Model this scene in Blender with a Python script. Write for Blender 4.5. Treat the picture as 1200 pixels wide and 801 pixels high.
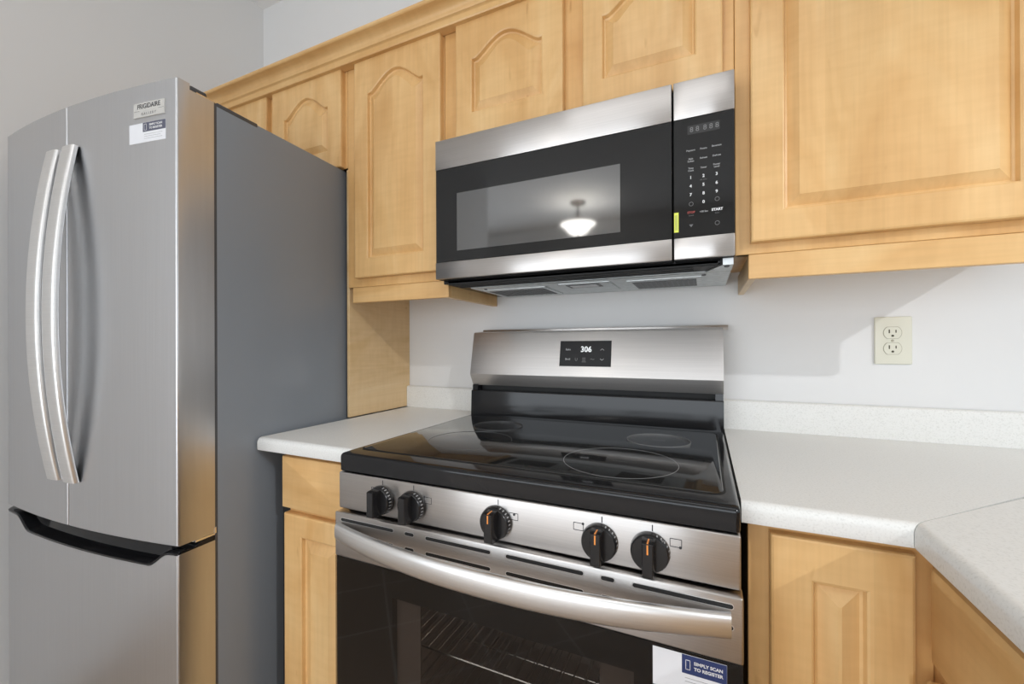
import bpy, bmesh, math, random
from mathutils import Vector, Matrix

for _o in list(bpy.data.objects):
    bpy.data.objects.remove(_o)
SC = bpy.context.scene
COL = SC.collection
random.seed(7)
R = math.radians

# ------------------------------------------------------------------ camera, light, exposure
cam_d = bpy.data.cameras.new('camera')
cam = bpy.data.objects.new('camera', cam_d)
COL.objects.link(cam)
SC.camera = cam
F_PX, PY = 494.16, 405.39
YAW, PITCH, ROLL = R(24.536), R(0.03), R(-0.194)
cam_d.sensor_fit = 'HORIZONTAL'
cam_d.sensor_width = 36.0
cam_d.lens = F_PX / 1200 * 36
cam_d.shift_y = (PY - 400.5) / 1200
cam_d.clip_start = 0.02
fw = Vector((-math.sin(YAW) * math.cos(PITCH), math.cos(YAW) * math.cos(PITCH), math.sin(PITCH)))
rt = Vector((math.cos(YAW), math.sin(YAW), 0))
up = rt.cross(fw)
rt2 = rt * math.cos(ROLL) + up * math.sin(ROLL)
up2 = -rt * math.sin(ROLL) + up * math.cos(ROLL)
cm = Matrix((rt2, up2, -fw)).transposed().to_4x4()
cm.translation = Vector((0.7111, -1.3434, 1.146))
cam.matrix_world = cm

SC.view_settings.view_transform = 'Standard'
SC.view_settings.look = 'None'
SC.view_settings.gamma = 1
SC.view_settings.use_curve_mapping = False
SC.view_settings.exposure = -1.3
SC.cycles.use_denoising = True
SC.cycles.max_bounces = 10
SC.cycles.diffuse_bounces = 5
SC.cycles.sample_clamp_indirect = 6

world = bpy.data.worlds.new('daylight')
SC.world = world
world.use_nodes = True
wb = world.node_tree.nodes['Background']
wb.inputs[0].default_value = (0.86, 0.93, 1.0, 1)
wb.inputs[1].default_value = 1.5

def area(name, loc, target, sx, sy, power, col):
    l = bpy.data.lights.new(name, 'AREA')
    l.shape = 'RECTANGLE'; l.size = sx; l.size_y = sy
    l.energy = power; l.color = col
    o = bpy.data.objects.new(name, l)
    o.location = loc
    o.rotation_euler = (Vector(target) - Vector(loc)).to_track_quat('-Z', 'Z').to_euler()
    COL.objects.link(o)
    return o

def point(name, loc, power, col, rad):
    l = bpy.data.lights.new(name, 'POINT')
    l.energy = power; l.color = col; l.shadow_soft_size = rad
    o = bpy.data.objects.new(name, l); o.location = loc
    COL.objects.link(o)
    return o

DAY = (0.87, 0.935, 1.0)
WARM = (1.0, 0.95, 0.88)
NEUTRAL = (0.96, 0.98, 1.0)
area('right_opening_fill', (3.52, -2.2, 1.5), (0.5, -2.2, 2.6), 2.2, 1.9, 42, DAY)  # soft fill added in an unseen opening of the right wall
area('front_opening_fill', (-1.3, -4.75, 1.10), (-1.3, 0.0, 1.10), 5.3, 1.95, 290, DAY)  # frontal fill added in a made-up wide opening behind the camera
area('overhead_fill', (0.7, -1.75, 2.72), (0.7, -1.749, 0), 1.2, 0.4, 14, NEUTRAL)  # added overhead fill for the counters, no known fixture here
def spot(name, loc, target, power, col, deg, blend, rad):
    l = bpy.data.lights.new(name, 'SPOT')
    l.energy = power; l.color = col; l.shadow_soft_size = rad
    l.spot_size = R(deg); l.spot_blend = blend
    o = bpy.data.objects.new(name, l); o.location = loc
    o.rotation_euler = (Vector(target) - Vector(loc)).to_track_quat('-Z', 'Z').to_euler()
    COL.objects.link(o)
    return o
spot('key_spot', (3.2, -2.3, 2.70), (0.95, -0.65, 0.75), 330, NEUTRAL, 40, 0.7, 0.025)  # unseen key light set from the door shadow; cone narrowed to spare upper cabinets
point('right_fill_point', (2.4, -3.3, 2.35), 18, NEUTRAL, 0.06)  # added fill point from the right

# ------------------------------------------------------------------ materials
def nt(m):
    m.use_nodes = True
    t = m.node_tree
    return t, t.nodes['Principled BSDF']

def mat(name, col, rough=0.5, metal=0.0, spec=None, emit=None, estr=0.0, coat=0.0):
    m = bpy.data.materials.new(name)
    t, b = nt(m)
    b.inputs['Base Color'].default_value = (*col, 1)
    b.inputs['Roughness'].default_value = rough
    b.inputs['Metallic'].default_value = metal
    if spec is not None: b.inputs['Specular IOR Level'].default_value = spec
    if coat:
        b.inputs['Coat Weight'].default_value = coat
        b.inputs['Coat Roughness'].default_value = 0.05
    if emit:
        b.inputs['Emission Color'].default_value = (*emit, 1)
        b.inputs['Emission Strength'].default_value = estr
    return m

def tex_coord(t, scale, rnd=True):
    tc = t.nodes.new('ShaderNodeTexCoord')
    mp = t.nodes.new('ShaderNodeMapping')
    mp.inputs['Scale'].default_value = scale
    src = tc.outputs['Object']
    if rnd:
        oi = t.nodes.new('ShaderNodeObjectInfo')
        mul = t.nodes.new('ShaderNodeVectorMath'); mul.operation = 'MULTIPLY_ADD'
        cmb = t.nodes.new('ShaderNodeCombineXYZ')
        for i in range(3): t.links.new(oi.outputs['Random'], cmb.inputs[i])
        mul.inputs[1].default_value = (7.3, 3.1, 5.7)
        t.links.new(cmb.outputs[0], mul.inputs[0])
        t.links.new(src, mul.inputs[2])
        src = mul.outputs[0]
    t.links.new(src, mp.inputs[0])
    return mp.outputs[0]

def ramp(t, fac, stops):
    r = t.nodes.new('ShaderNodeValToRGB')
    e = r.color_ramp.elements
    while len(e) < len(stops): e.new(0.5)
    for k, (p, c) in enumerate(stops):
        e[k].position = p; e[k].color = (*c, 1)
    t.links.new(fac, r.inputs[0])
    return r.outputs[0]

def wood(name, axis, c0, c1, c2, rough=0.36):
    """maple: soft mottled figure along one axis, glued staves of slightly different tone, a few flecks"""
    m = bpy.data.materials.new(name)
    t, b = nt(m)
    ax = 'xyz'.index(axis)
    def noise(across, along, scale, detail, dist=0.0):
        s = [across] * 3; s[ax] = along
        n = t.nodes.new('ShaderNodeTexNoise')
        n.inputs['Scale'].default_value = scale; n.inputs['Detail'].default_value = detail
        n.inputs['Distortion'].default_value = dist
        t.links.new(tex_coord(t, s), n.inputs['Vector'])
        return n.outputs[0]
    def mult(c, d, fac=1.0):
        mx = t.nodes.new('ShaderNodeMix'); mx.data_type = 'RGBA'; mx.blend_type = 'MULTIPLY'
        mx.inputs[0].default_value = fac
        t.links.new(c, mx.inputs[6]); t.links.new(d, mx.inputs[7])
        return mx.outputs[2]
    col = ramp(t, noise(5.0, 1.6, 1.5, 3, 1.2), [(0.28, c2), (0.50, c1), (0.74, c0)])
    col = mult(col, ramp(t, noise(130.0, 5.0, 1.0, 2), [(0.3, (0.95, 0.94, 0.93)), (0.6, (1, 1, 1))]))
    col = mult(col, ramp(t, noise(10.0, 60.0, 1.0, 2), [(0.35, (0.965, 0.955, 0.94)), (0.6, (1, 1, 1))]))
    sep = t.nodes.new('ShaderNodeSeparateXYZ'); t.links.new(tex_coord(t, (1, 1, 1)), sep.inputs[0])
    def mth(op, x, y):
        k = t.nodes.new('ShaderNodeMath'); k.operation = op
        for i, q in enumerate((x, y)):
            if isinstance(q, float): k.inputs[i].default_value = q
            else: t.links.new(q, k.inputs[i])
        return k.outputs[0]
    if axis == 'z': q = mth('ADD', sep.outputs[0], sep.outputs[1])
    else: q = sep.outputs[2]
    fl = mth('FLOOR', mth('MULTIPLY', q, 11.0), 0.0)
    wn = t.nodes.new('ShaderNodeTexWhiteNoise'); wn.noise_dimensions = '1D'
    t.links.new(fl, wn.inputs['W'])
    col = mult(col, ramp(t, wn.outputs[0], [(0.0, (0.93, 0.92, 0.90)), (1.0, (1, 1, 1))]))
    col = mult(col, ramp(t, noise(38.0, 9.0, 1.0, 1, 0.6), [(0.74, (1, 1, 1)), (0.82, (0.80, 0.72, 0.62))]))
    t.links.new(col, b.inputs['Base Color'])
    b.inputs['Roughness'].default_value = rough
    return m

def steel(name, col, rough, tangent=None, aniso=0.0, grain=(1, 1, 1), gamt=0.04):
    m = bpy.data.materials.new(name)
    t, b = nt(m)
    v = tex_coord(t, grain, False)
    n = t.nodes.new('ShaderNodeTexNoise')
    n.inputs['Scale'].default_value = 1.0; n.inputs['Detail'].default_value = 2
    t.links.new(v, n.inputs['Vector'])
    lo = tuple(c * (1 - gamt) for c in col); hi = tuple(min(1, c * (1 + gamt)) for c in col)
    t.links.new(ramp(t, n.outputs[0], [(0.35, lo), (0.65, hi)]), b.inputs['Base Color'])
    b.inputs['Metallic'].default_value = 1
    b.inputs['Roughness'].default_value = rough
    if tangent:
        b.inputs['Anisotropic'].default_value = aniso
        c = t.nodes.new('ShaderNodeCombineXYZ')
        for i in range(3): c.inputs[i].default_value = tangent[i]
        t.links.new(c.outputs[0], b.inputs['Tangent'])
    return m

MAPLE = dict(c0=(0.82, 0.555, 0.262), c1=(0.765, 0.48, 0.205), c2=(0.665, 0.38, 0.142))
M = {}
M['wood_v'] = wood('maple_upright_grain', 'z', **MAPLE)
M['wood_h'] = wood('maple_level_grain', 'x', **MAPLE)
M['wood_frame'] = wood('maple_face_frame', 'z', (0.79, 0.50, 0.215), (0.74, 0.44, 0.172), (0.665, 0.365, 0.128))
M['wood_y'] = wood('maple_grain_front_to_back', 'y', **MAPLE)
M['wood_edge'] = wood('maple_panel_veneer', 'y', (0.82, 0.62, 0.37), (0.77, 0.55, 0.30), (0.69, 0.47, 0.23))
M['steel'] = steel('brushed_stainless', (0.52, 0.495, 0.475), 0.30, (0, 0, 1), 0.88, (4, 60, 700))
M['steel_fridge'] = steel('fridge_stainless', (0.61, 0.615, 0.63), 0.33, (0, 0, 1), 0.5, (700, 60, 4), 0.02)
M['steel_handle'] = steel('satin_handle_steel', (0.80, 0.795, 0.785), 0.36, None, 0, (4, 60, 500), 0.02)
M['chrome'] = mat('bright_metal', (0.8, 0.8, 0.8), 0.12, 1)
M['grey_paint'] = mat('grey_cabinet_paint', (0.225, 0.245, 0.27), 0.34)
M['dark_trim'] = mat('dark_grey_plastic', (0.07, 0.07, 0.075), 0.4)
M['black_gloss'] = mat('black_enamel', (0.010, 0.010, 0.011), 0.09, spec=0.35)
M['black_glass'] = mat('black_glass', (0.014, 0.014, 0.014), 0.035, spec=0.35)
M['ceramic'] = mat('black_glass_ceramic', (0.014, 0.014, 0.014), 0.075, spec=0.6)
M['black'] = mat('matt_black', (0.008, 0.008, 0.008), 0.6)
M['black_plastic'] = mat('black_knob_plastic', (0.012, 0.012, 0.013), 0.22)
M['orange'] = mat('orange_pointer', (0.85, 0.30, 0.06), 0.4)
M['white_print'] = mat('white_print', (0.75, 0.75, 0.75), 0.5)
M['grey_print'] = mat('grey_print', (0.16, 0.16, 0.16), 0.5)
M['mid_print'] = mat('pale_grey_print', (0.36, 0.36, 0.36), 0.5)
M['red_print'] = mat('red_print', (0.35, 0.06, 0.05), 0.5)
M['dark_print'] = mat('dark_print', (0.03, 0.03, 0.035), 0.5)
M['digits'] = mat('lit_digits', (0.8, 0.8, 0.8), 0.5, emit=(0.95, 0.97, 1.0), estr=1.1)
M['sticker'] = mat('white_paper', (0.78, 0.79, 0.82), 0.5)
M['navy'] = mat('navy_paper', (0.02, 0.036, 0.13), 0.5)
M['grey_navy'] = mat('slate_paper', (0.09, 0.095, 0.14), 0.5)
M['yellow'] = mat('yellow_paper', (0.75, 0.80, 0.10), 0.5)
M['badge'] = mat('pale_badge', (0.62, 0.61, 0.58), 0.35, 0.3)
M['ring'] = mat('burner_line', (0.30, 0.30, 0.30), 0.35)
M['ivory'] = mat('ivory_plastic', (0.74, 0.73, 0.62), 0.35)
M['ivory_line'] = mat('ivory_groove', (0.42, 0.40, 0.31), 0.5)
M['slot'] = mat('dark_slot', (0.06, 0.055, 0.03), 0.6)
M['galv'] = steel('galvanised_pan', (0.60, 0.62, 0.62), 0.42, None, 0, (60, 60, 60), 0.08)
M['mesh'] = mat('grease_mesh', (0.10, 0.10, 0.10), 0.45, 0.7)
M['oven_in'] = mat('oven_enamel', (0.36, 0.30, 0.275), 0.45)
M['inner_frame'] = mat('inner_frame_enamel', (0.22, 0.185, 0.17), 0.4)
M['display_film'] = mat('display_film', (0.014, 0.014, 0.015), 0.38, spec=0.25)
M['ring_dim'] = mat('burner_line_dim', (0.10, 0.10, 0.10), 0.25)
M['ring_faint'] = mat('burner_line_faint', (0.045, 0.045, 0.045), 0.1)
M['rack'] = mat('rack_wire', (0.75, 0.74, 0.72), 0.25, 1)
M['bronze'] = mat('aged_bronze', (0.06, 0.045, 0.035), 0.4, 0.8)
M['lampglass'] = mat('frosted_lamp_glass', (0.9, 0.88, 0.82), 0.4, emit=(1.0, 0.96, 0.90), estr=22.0)
M['wall'] = None

def plaster(name, col, bump=0.05, rough=0.75):
    m = bpy.data.materials.new(name)
    t, b = nt(m)
    v = tex_coord(t, (1, 1, 1), False)
    n = t.nodes.new('ShaderNodeTexNoise'); n.inputs['Scale'].default_value = 160
    t.links.new(v, n.inputs['Vector'])
    bp = t.nodes.new('ShaderNodeBump'); bp.inputs['Strength'].default_value = bump
    bp.inputs['Distance'].default_value = 0.002
    t.links.new(n.outputs[0], bp.inputs['Height'])
    t.links.new(bp.outputs[0], b.inputs['Normal'])
    b.inputs['Base Color'].default_value = (*col, 1)
    b.inputs['Roughness'].default_value = rough
    return m
M['wall'] = plaster('white_wall_paint', (0.78, 0.78, 0.775))
M['ceil'] = plaster('ceiling_paint', (0.88, 0.88, 0.875), 0.15)

def counter_mat():
    m = bpy.data.materials.new('speckled_white_laminate')
    t, b = nt(m)
    v = tex_coord(t, (1, 1, 1), False)
    n = t.nodes.new('ShaderNodeTexNoise'); n.inputs['Scale'].default_value = 330
    n.inputs['Detail'].default_value = 3
    t.links.new(v, n.inputs['Vector'])
    c = ramp(t, n.outputs[0], [(0.30, (0.70, 0.70, 0.67)), (0.44, (0.79, 0.79, 0.765)), (0.62, (0.815, 0.815, 0.79))])
    t.links.new(c, b.inputs['Base Color'])
    b.inputs['Roughness'].default_value = 0.42
    return m
M['counter'] = counter_mat()

def tile_mat():
    m = bpy.data.materials.new('floor_tile')
    t, b = nt(m)
    tc = t.nodes.new('ShaderNodeTexCoord')
    mp = t.nodes.new('ShaderNodeMapping'); mp.inputs['Rotation'].default_value = (0, 0, R(45))
    t.links.new(tc.outputs['Object'], mp.inputs[0])
    br = t.nodes.new('ShaderNodeTexBrick')
    br.offset = 0; br.inputs['Scale'].default_value = 1
    br.inputs['Brick Width'].default_value = 0.33; br.inputs['Row Height'].default_value = 0.33
    br.inputs['Mortar Size'].default_value = 0.005
    br.inputs['Color1'].default_value = (0.36, 0.265, 0.19, 1)
    br.inputs['Color2'].default_value = (0.39, 0.29, 0.21, 1)
    br.inputs['Mortar'].default_value = (0.58, 0.52, 0.45, 1)
    t.links.new(mp.outputs[0], br.inputs['Vector'])
    t.links.new(br.outputs[0], b.inputs['Base Color'])
    b.inputs['Roughness'].default_value = 0.45
    return m
M['tile'] = tile_mat()

def pane_mat():
    """tinted oven glass: see-through in the middle, mirrors at a glance"""
    m = bpy.data.materials.new('tinted_oven_glass')
    m.use_nodes = True
    t = m.node_tree
    t.nodes.remove(t.nodes['Principled BSDF'])
    out = t.nodes['Material Output']
    tr = t.nodes.new('ShaderNodeBsdfTransparent'); tr.inputs[0].default_value = (0.62, 0.60, 0.58, 1)
    gl = t.nodes.new('ShaderNodeBsdfGlossy'); gl.inputs['Roughness'].default_value = 0.03
    gl.inputs[0].default_value = (0.9, 0.9, 0.9, 1)
    fr = t.nodes.new('ShaderNodeFresnel'); fr.inputs[0].default_value = 1.5
    mx = t.nodes.new('ShaderNodeMixShader')
    ge = t.nodes.new('ShaderNodeNewGeometry')
    fr2 = t.nodes.new('ShaderNodeMath'); fr2.operation = 'MULTIPLY_ADD'; fr2.use_clamp = True   # reflect on the outer face only
    inv = t.nodes.new('ShaderNodeMath'); inv.operation = 'MULTIPLY'; inv.inputs[1].default_value = -2.0
    t.links.new(ge.outputs['Backfacing'], inv.inputs[0])
    t.links.new(fr.outputs[0], fr2.inputs[0]); fr2.inputs[1].default_value = 1.0; t.links.new(inv.outputs[0], fr2.inputs[2])
    t.links.new(fr2.outputs[0], mx.inputs[0]); t.links.new(tr.outputs[0], mx.inputs[1]); t.links.new(gl.outputs[0], mx.inputs[2])
    t.links.new(mx.outputs[0], out.inputs[0])
    return m
M['pane'] = pane_mat()

# ------------------------------------------------------------------ mesh helpers
FS = 0.95                  # the refrigerator is a 30 inch model: drawn at 31.5 inches, brought to size here
def fridge_map(p):
    zm = lambda z: 1.146 + FS * (z - 1.146)
    return (p[0] * FS, p[1] * FS, zm(p[2]) if p[2] >= 0.07 else p[2] * zm(0.07) / 0.07)

class MB:
    def __init__(self):
        self.v = []; self.f = []; self.mi = []; self.mats = []
    def _m(self, m):
        if m is None: return 0
        if m not in self.mats: self.mats.append(m)
        return self.mats.index(m)
    def raw(self, verts, faces, m=None):
        k = len(self.v); i = self._m(m)
        self.v += [tuple(p) for p in verts]
        for f in faces:
            self.f.append([k + a for a in f]); self.mi.append(i)
        return self
    def bm(self, b, m=None, T=None):
        b.verts.index_update()
        self.raw([(T(*v.co) if T else v.co) for v in b.verts], [[v.index for v in f.verts] for f in b.faces], m)
        b.free()
        return self
    def box(self, x0, x1, y0, y1, z0, z1, b=0.0, seg=2, m=None, T=None):
        t = bmesh.new()
        bmesh.ops.create_cube(t, size=1)
        for v in t.verts:
            v.co = ((x0 + x1) / 2 + v.co.x * (x1 - x0), (y0 + y1) / 2 + v.co.y * (y1 - y0), (z0 + z1) / 2 + v.co.z * (z1 - z0))
        if b:
            bmesh.ops.bevel(t, geom=t.edges[:], offset=b, segments=seg, affect='EDGES', profile=0.5)
        return self.bm(t, m, T)
    def loft(self, secs, closed=True, caps=True, m=None):
        n = len(secs[0]); vs = [p for s in secs for p in s]; fs = []
        for i in range(len(secs) - 1):
            for j in range(n if closed else n - 1):
                k = (j + 1) % n
                fs.append((i * n + j, i * n + k, (i + 1) * n + k, (i + 1) * n + j))
        if caps and closed:
            fs.append(tuple(range(n))[::-1]); fs.append(tuple(range((len(secs) - 1) * n, len(secs) * n)))
        return self.raw(vs, fs, m)
    def prism(self, prof, fn, a, b, m=None):
        """profile of 2D points, pushed along a third axis from a to b; fn(p, q, t) -> xyz"""
        ga = a if callable(a) else (lambda p, q: a)
        gb = b if callable(b) else (lambda p, q: b)
        return self.loft([[fn(p, q, ga(p, q)) for p, q in prof], [fn(p, q, gb(p, q)) for p, q in prof]], m=m)
    def lathe(self, prof, T, n=40, m=None, cap=True):
        secs = [[T(r * math.cos(2 * math.pi * k / n), r * math.sin(2 * math.pi * k / n), h) for k in range(n)] for r, h in prof]
        return self.loft(secs, True, cap, m)
    def tube(self, pts, r, n=10, m=None, closed=False):
        pts = [Vector(p) for p in pts]; secs = []
        for i, p in enumerate(pts):
            d = (pts[min(i + 1, len(pts) - 1)] - pts[max(i - 1, 0)]).normalized()
            a = d.cross(Vector((0, 0, 1)))
            if a.length < 1e-4: a = d.cross(Vector((1, 0, 0)))
            a.normalize(); c = d.cross(a)
            rr = r[i] if isinstance(r, (list, tuple)) else r
            secs.append([p + a * rr * math.cos(2 * math.pi * k / n) + c * rr * math.sin(2 * math.pi * k / n) for k in range(n)])
        return self.loft(secs, True, True, m)
    def text(self, s, size, T, m=None, depth=0.0002, align='CENTER', bold=0.0, sx=1.0):
        """T(u, w, d) -> xyz: u along the line, w up, d out of the surface"""
        c = bpy.data.curves.new('lettering', 'FONT')
        c.body = s; c.size = size; c.extrude = depth / 2; c.align_x = align; c.align_y = 'CENTER'; c.offset = bold
        c.resolution_u = 3
        o = bpy.data.objects.new('lettering', c)
        COL.objects.link(o)
        dg = bpy.context.evaluated_depsgraph_get()
        me = bpy.data.meshes.new_from_object(o.evaluated_get(dg))
        self.raw([T(v.co.x * sx, v.co.y, v.co.z + depth / 2) for v in me.vertices], [list(p.vertices) for p in me.polygons], m)
        bpy.data.objects.remove(o); bpy.data.curves.remove(c); bpy.data.meshes.remove(me)
        return self
    def build(self, name, material, parent=None, local=False, ang=35, smooth=True, fix=True):
        me = bpy.data.meshes.new(name)
        off = Matrix.Identity(4)
        if parent is not None and not local:
            off = world_of(parent).inverted()
        vv = [fridge_map(p) for p in self.v] if local else [tuple(off @ Vector(p)) for p in self.v]
        me.from_pydata(vv, [], self.f)
        mats = self.mats or [material]
        for m in mats: me.materials.append(m)
        me.polygons.foreach_set('material_index', self.mi)
        if fix:
            b = bmesh.new(); b.from_mesh(me)
            bmesh.ops.recalc_face_normals(b, faces=b.faces)
            b.to_mesh(me); b.free()
        if smooth:
            me.shade_smooth()
            me.set_sharp_from_angle(angle=R(ang))
        o = bpy.data.objects.new(name, me)
        COL.objects.link(o)
        if parent is not None: o.parent = parent
        return o

def world_of(o):
    m = Matrix.Identity(4)
    while o is not None:
        m = (Matrix.Translation(o.location) @ o.rotation_euler.to_matrix().to_4x4()) @ m
        o = o.parent
    return m

def tag(o, label, cat, group=None):
    o['label'] = label; o['category'] = cat
    if group: o['group'] = group
    return o

def thing(name, label, cat, loc=(0, 0, 0), rz=0.0, group=None):
    o = bpy.data.objects.new(name, None)
    o.empty_display_size = 0.05
    o.location = loc; o.rotation_euler = (0, 0, rz)
    COL.objects.link(o)
    return tag(o, label, cat, group)

def struct(name, mb, m):
    o = mb.build(name, m, smooth=False)
    o['kind'] = 'structure'
    return o

def annulus(mb, c, z, r0, r1, n=96, m=None, h=0.0004):
    P = lambda r, zz: [(c[0] + r * math.cos(2 * math.pi * k / n), c[1] + r * math.sin(2 * math.pi * k / n), zz) for k in range(n)]
    a, b, d, e = P(r0, z), P(r1, z), P(r1, z + h), P(r0, z + h)
    vs = a + b + d + e; fs = []
    for j in range(n):
        k = (j + 1) % n
        for s, t in ((0, 1), (1, 2), (2, 3), (3, 0)):
            fs.append((s * n + j, s * n + k, t * n + k, t * n + j))
    mb.raw(vs, fs, m)

# ------------------------------------------------------------------ the room
CEIL = 2.76
XL, XR, XFAR, YF = -1.205, 3.6, -4.2, -4.85
struct('floor', MB().box(XFAR, XR, YF, 0.0, -0.1, 0.0), M['tile'])
struct('ceiling', MB().box(XFAR, XR, YF, 0.12, CEIL, CEIL + 0.1), M['ceil'])
struct('wall_back', MB().box(XL - 0.12, XR, 0.0, 0.12, -0.1, CEIL), M['wall'])
struct('wall_left', MB().box(XL - 0.12, XL, -3.03, 0.0, -0.1, CEIL), M['wall'])
struct('wall_left_far', MB().box(XFAR - 0.12, XFAR, YF, 0.12, -0.1, CEIL), M['wall'])
struct('wall_back_far', MB().box(XFAR, XL - 0.12, -1.6, -1.5, -0.1, CEIL), M['wall'])
w = MB()
w.box(XR, XR + 0.12, YF, -3.3, -0.1, CEIL); w.box(XR, XR + 0.12, -1.1, 0.12, -0.1, CEIL)
w.box(XR, XR + 0.12, -3.3, -1.1, -0.1, 0.55); w.box(XR, XR + 0.12, -3.3, -1.1, 2.45, CEIL)
struct('wall_right', w, M['wall'])
w = MB()
w.box(XFAR, -4.0, YF - 0.12, YF, -0.1, CEIL); w.box(1.4, XR, YF - 0.12, YF, -0.1, CEIL)
w.box(-4.0, 1.4, YF - 0.12, YF, -0.1, 0.08); w.box(-4.0, 1.4, YF - 0.12, YF, 2.12, CEIL)
struct('wall_front', w, M['wall'])

# ------------------------------------------------------------------ cabinet doors
def lin(a, b, n): return [a + (b - a) * k / n for k in range(n)]

def panel_loop(u0, u1, w0, w1, A, e, nb=10, ns=14, ntp=44):
    """outline of a (cathedral) panel, inset by e; starts bottom-left, counter-clockwise"""
    a, b, c, h = u0 + e, u1 - e, w0 + e, w1 - e
    uc, hf = (a + b) / 2, (b - a) / 2
    def g(s):
        s = abs(s)
        if s > 0.90: return 0.0
        return (0.5 + 0.5 * math.cos(math.pi * s / 0.90)) ** 0.62
    pts = [(u, c) for u in lin(a, b, nb)]
    pts += [(b, z) for z in lin(c, h, ns)]
    pts += [(u, h + A * g((u - uc) / hf)) for u in lin(b, a, ntp)]
    pts += [(a, z) for z in lin(h, c, ns)]
    return pts

def rect_loop(u0, u1, w0, w1, e, nb=10, ns=14, ntp=44):
    a, b, c, h = u0 + e, u1 - e, w0 + e, w1 - e
    return [(u, c) for u in lin(a, b, nb)] + [(b, z) for z in lin(c, h, ns)] + [(u, h) for u in lin(b, a, ntp)] + [(a, z) for z in lin(h, c, ns)]

def raised_door(mb, u0, u1, w0, w1, T, th=0.019, panel=None, A=0.0, bevel=0.024, r=0.0045):
    """T(u, w, d): d is the distance out of the front face (negative goes into the door)"""
    L = []
    def add(loop, d): L.append([T(u, w, d) for u, w in loop])
    add(rect_loop(u0, u1, w0, w1, 0), -th)
    add(rect_loop(u0, u1, w0, w1, 0), -r)
    add(rect_loop(u0, u1, w0, w1, r * 0.3), -r * 0.3)
    add(rect_loop(u0, u1, w0, w1, r), 0)
    if panel:
        p0, p1, q0, q1 = panel
        for e, d in ((-0.003, 0), (0.0, -0.0014), (0.0026, -0.0098), (0.0062, -0.0110), (bevel, -0.0016), (bevel + 0.0015, -0.0006)):
            add(panel_loop(p0, p1, q0, q1, A, e), d)
    mb.loft(L, True, True)

YFRONT = -0.335            # front face of the wall-cabinet doors
YFRAME = -0.316            # face frame of the wall cabinets
FZ = lambda y: (lambda u, w, d: (u, y - d, w))

def wall_cabinet(label, x0, x1, z0, z1, doors, stiles, rail_b, name='wall_cabinet', frame_x0=None):
    t = thing(name, label, 'cabinet', ((x0 + x1) / 2, 0, z0))
    MB().box(x0 + 0.001, x1 - 0.001, YFRAME + 0.019, -0.001, z0 + 0.012, z1, 0.001, 1).build('carcass', M['wood_v'], t)
    fr = MB()
    for a, b in stiles: fr.box(a, b, YFRAME, YFRAME + 0.019, z0, z1, 0.0012, 1)
    xs = (stiles[0][0], stiles[-1][1])
    fr.box(xs[0] + 0.002, xs[1] - 0.002, YFRAME + 0.0004, YFRAME + 0.0186, z0, z0 + rail_b, 0.001, 1)
    fr.box(xs[0] + 0.002, xs[1] - 0.002, YFRAME + 0.0004, YFRAME + 0.0186, z1 - 0.06, z1, 0.001, 1)
    fr.build('face_frame', M['wood_frame'], t)
    for d in doors:
        b = MB()
        raised_door(b, d[0], d[1], d[2], d[3], FZ(YFRONT), panel=d[4], A=d[5])
        b.build('door', M['wood_v'], t, ang=11)
    return t

ZT = 2.075                  # top of the carcasses, behind the crown
ZD = 2.046                  # top of the doors
wall_cabinet('short maple wall cabinet with two arched doors above the refrigerator', XL + 0.003, -0.343, 1.7275, ZT,
             [(-1.068, -0.714, 1.7285, ZD, (-1.005, -0.777, 1.79, 1.936), 0.052),
              (-0.684, -0.354, 1.7285, ZD, (-0.623, -0.414, 1.79, 1.936), 0.052)],
             [(XL + 0.003, -1.045), (-0.73, -0.67), (-0.372, -0.343)], 0.045)
tall = wall_cabinet('tall narrow maple wall cabinet with one arched door, between refrigerator and microwave', -0.342, 0.031, 1.337, ZT,
             [(-0.298, 0.028, 1.3635, ZD, (-0.2425, -0.033, 1.424, 1.936), 0.052)],
             [(-0.342, -0.285), (0.010, 0.031)], 0.045)
wall_cabinet('short maple wall cabinet with two arched doors directly over the microwave', 0.032, 0.771, 1.7150, ZT,
             [(0.0785, 0.3925, 1.7165, ZD, (0.131, 0.336, 1.790, 1.936), 0.049),
              (0.4415, 0.7490, 1.7165, ZD, (0.491, 0.6945, 1.7865, 1.936), 0.049)],
             [(0.032, 0.09), (0.38, 0.452), (0.738, 0.771)], 0.03)
wide = wall_cabinet('wide maple wall cabinet with one large door, right of the microwave above the outlet', 0.772, 1.312, 1.340, ZT,
             [(0.8000, 1.2630, 1.362, ZD, (0.860, 1.200, 1.424, 1.934), 0.052)],
             [(0.772, 0.812), (1.250, 1.312)], 0.04)

# light rails under the two full-height cabinets, with returns to the wall
b = MB(); b.box(-0.324, 0.0415, -0.3155, -0.2985, 1.288, 1.3365, 0.001, 1); b.build('light_rail', M['wood_h'], tall)
b = MB(); b.box(0.0245, 0.0415, -0.298, -0.002, 1.288, 1.3365, 0.001, 1); b.build('rail_return', M['wood_y'], tall)
b = MB(); b.box(0.797, 1.312, -0.3155, -0.2985, 1.288, 1.3395, 0.001, 1); b.build('light_rail', M['wood_h'], wide)
b = MB(); b.box(0.797, 0.812, -0.298, -0.002, 1.288, 1.3395, 0.001, 1); b.build('rail_return', M['wood_edge'], wide)

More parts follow.
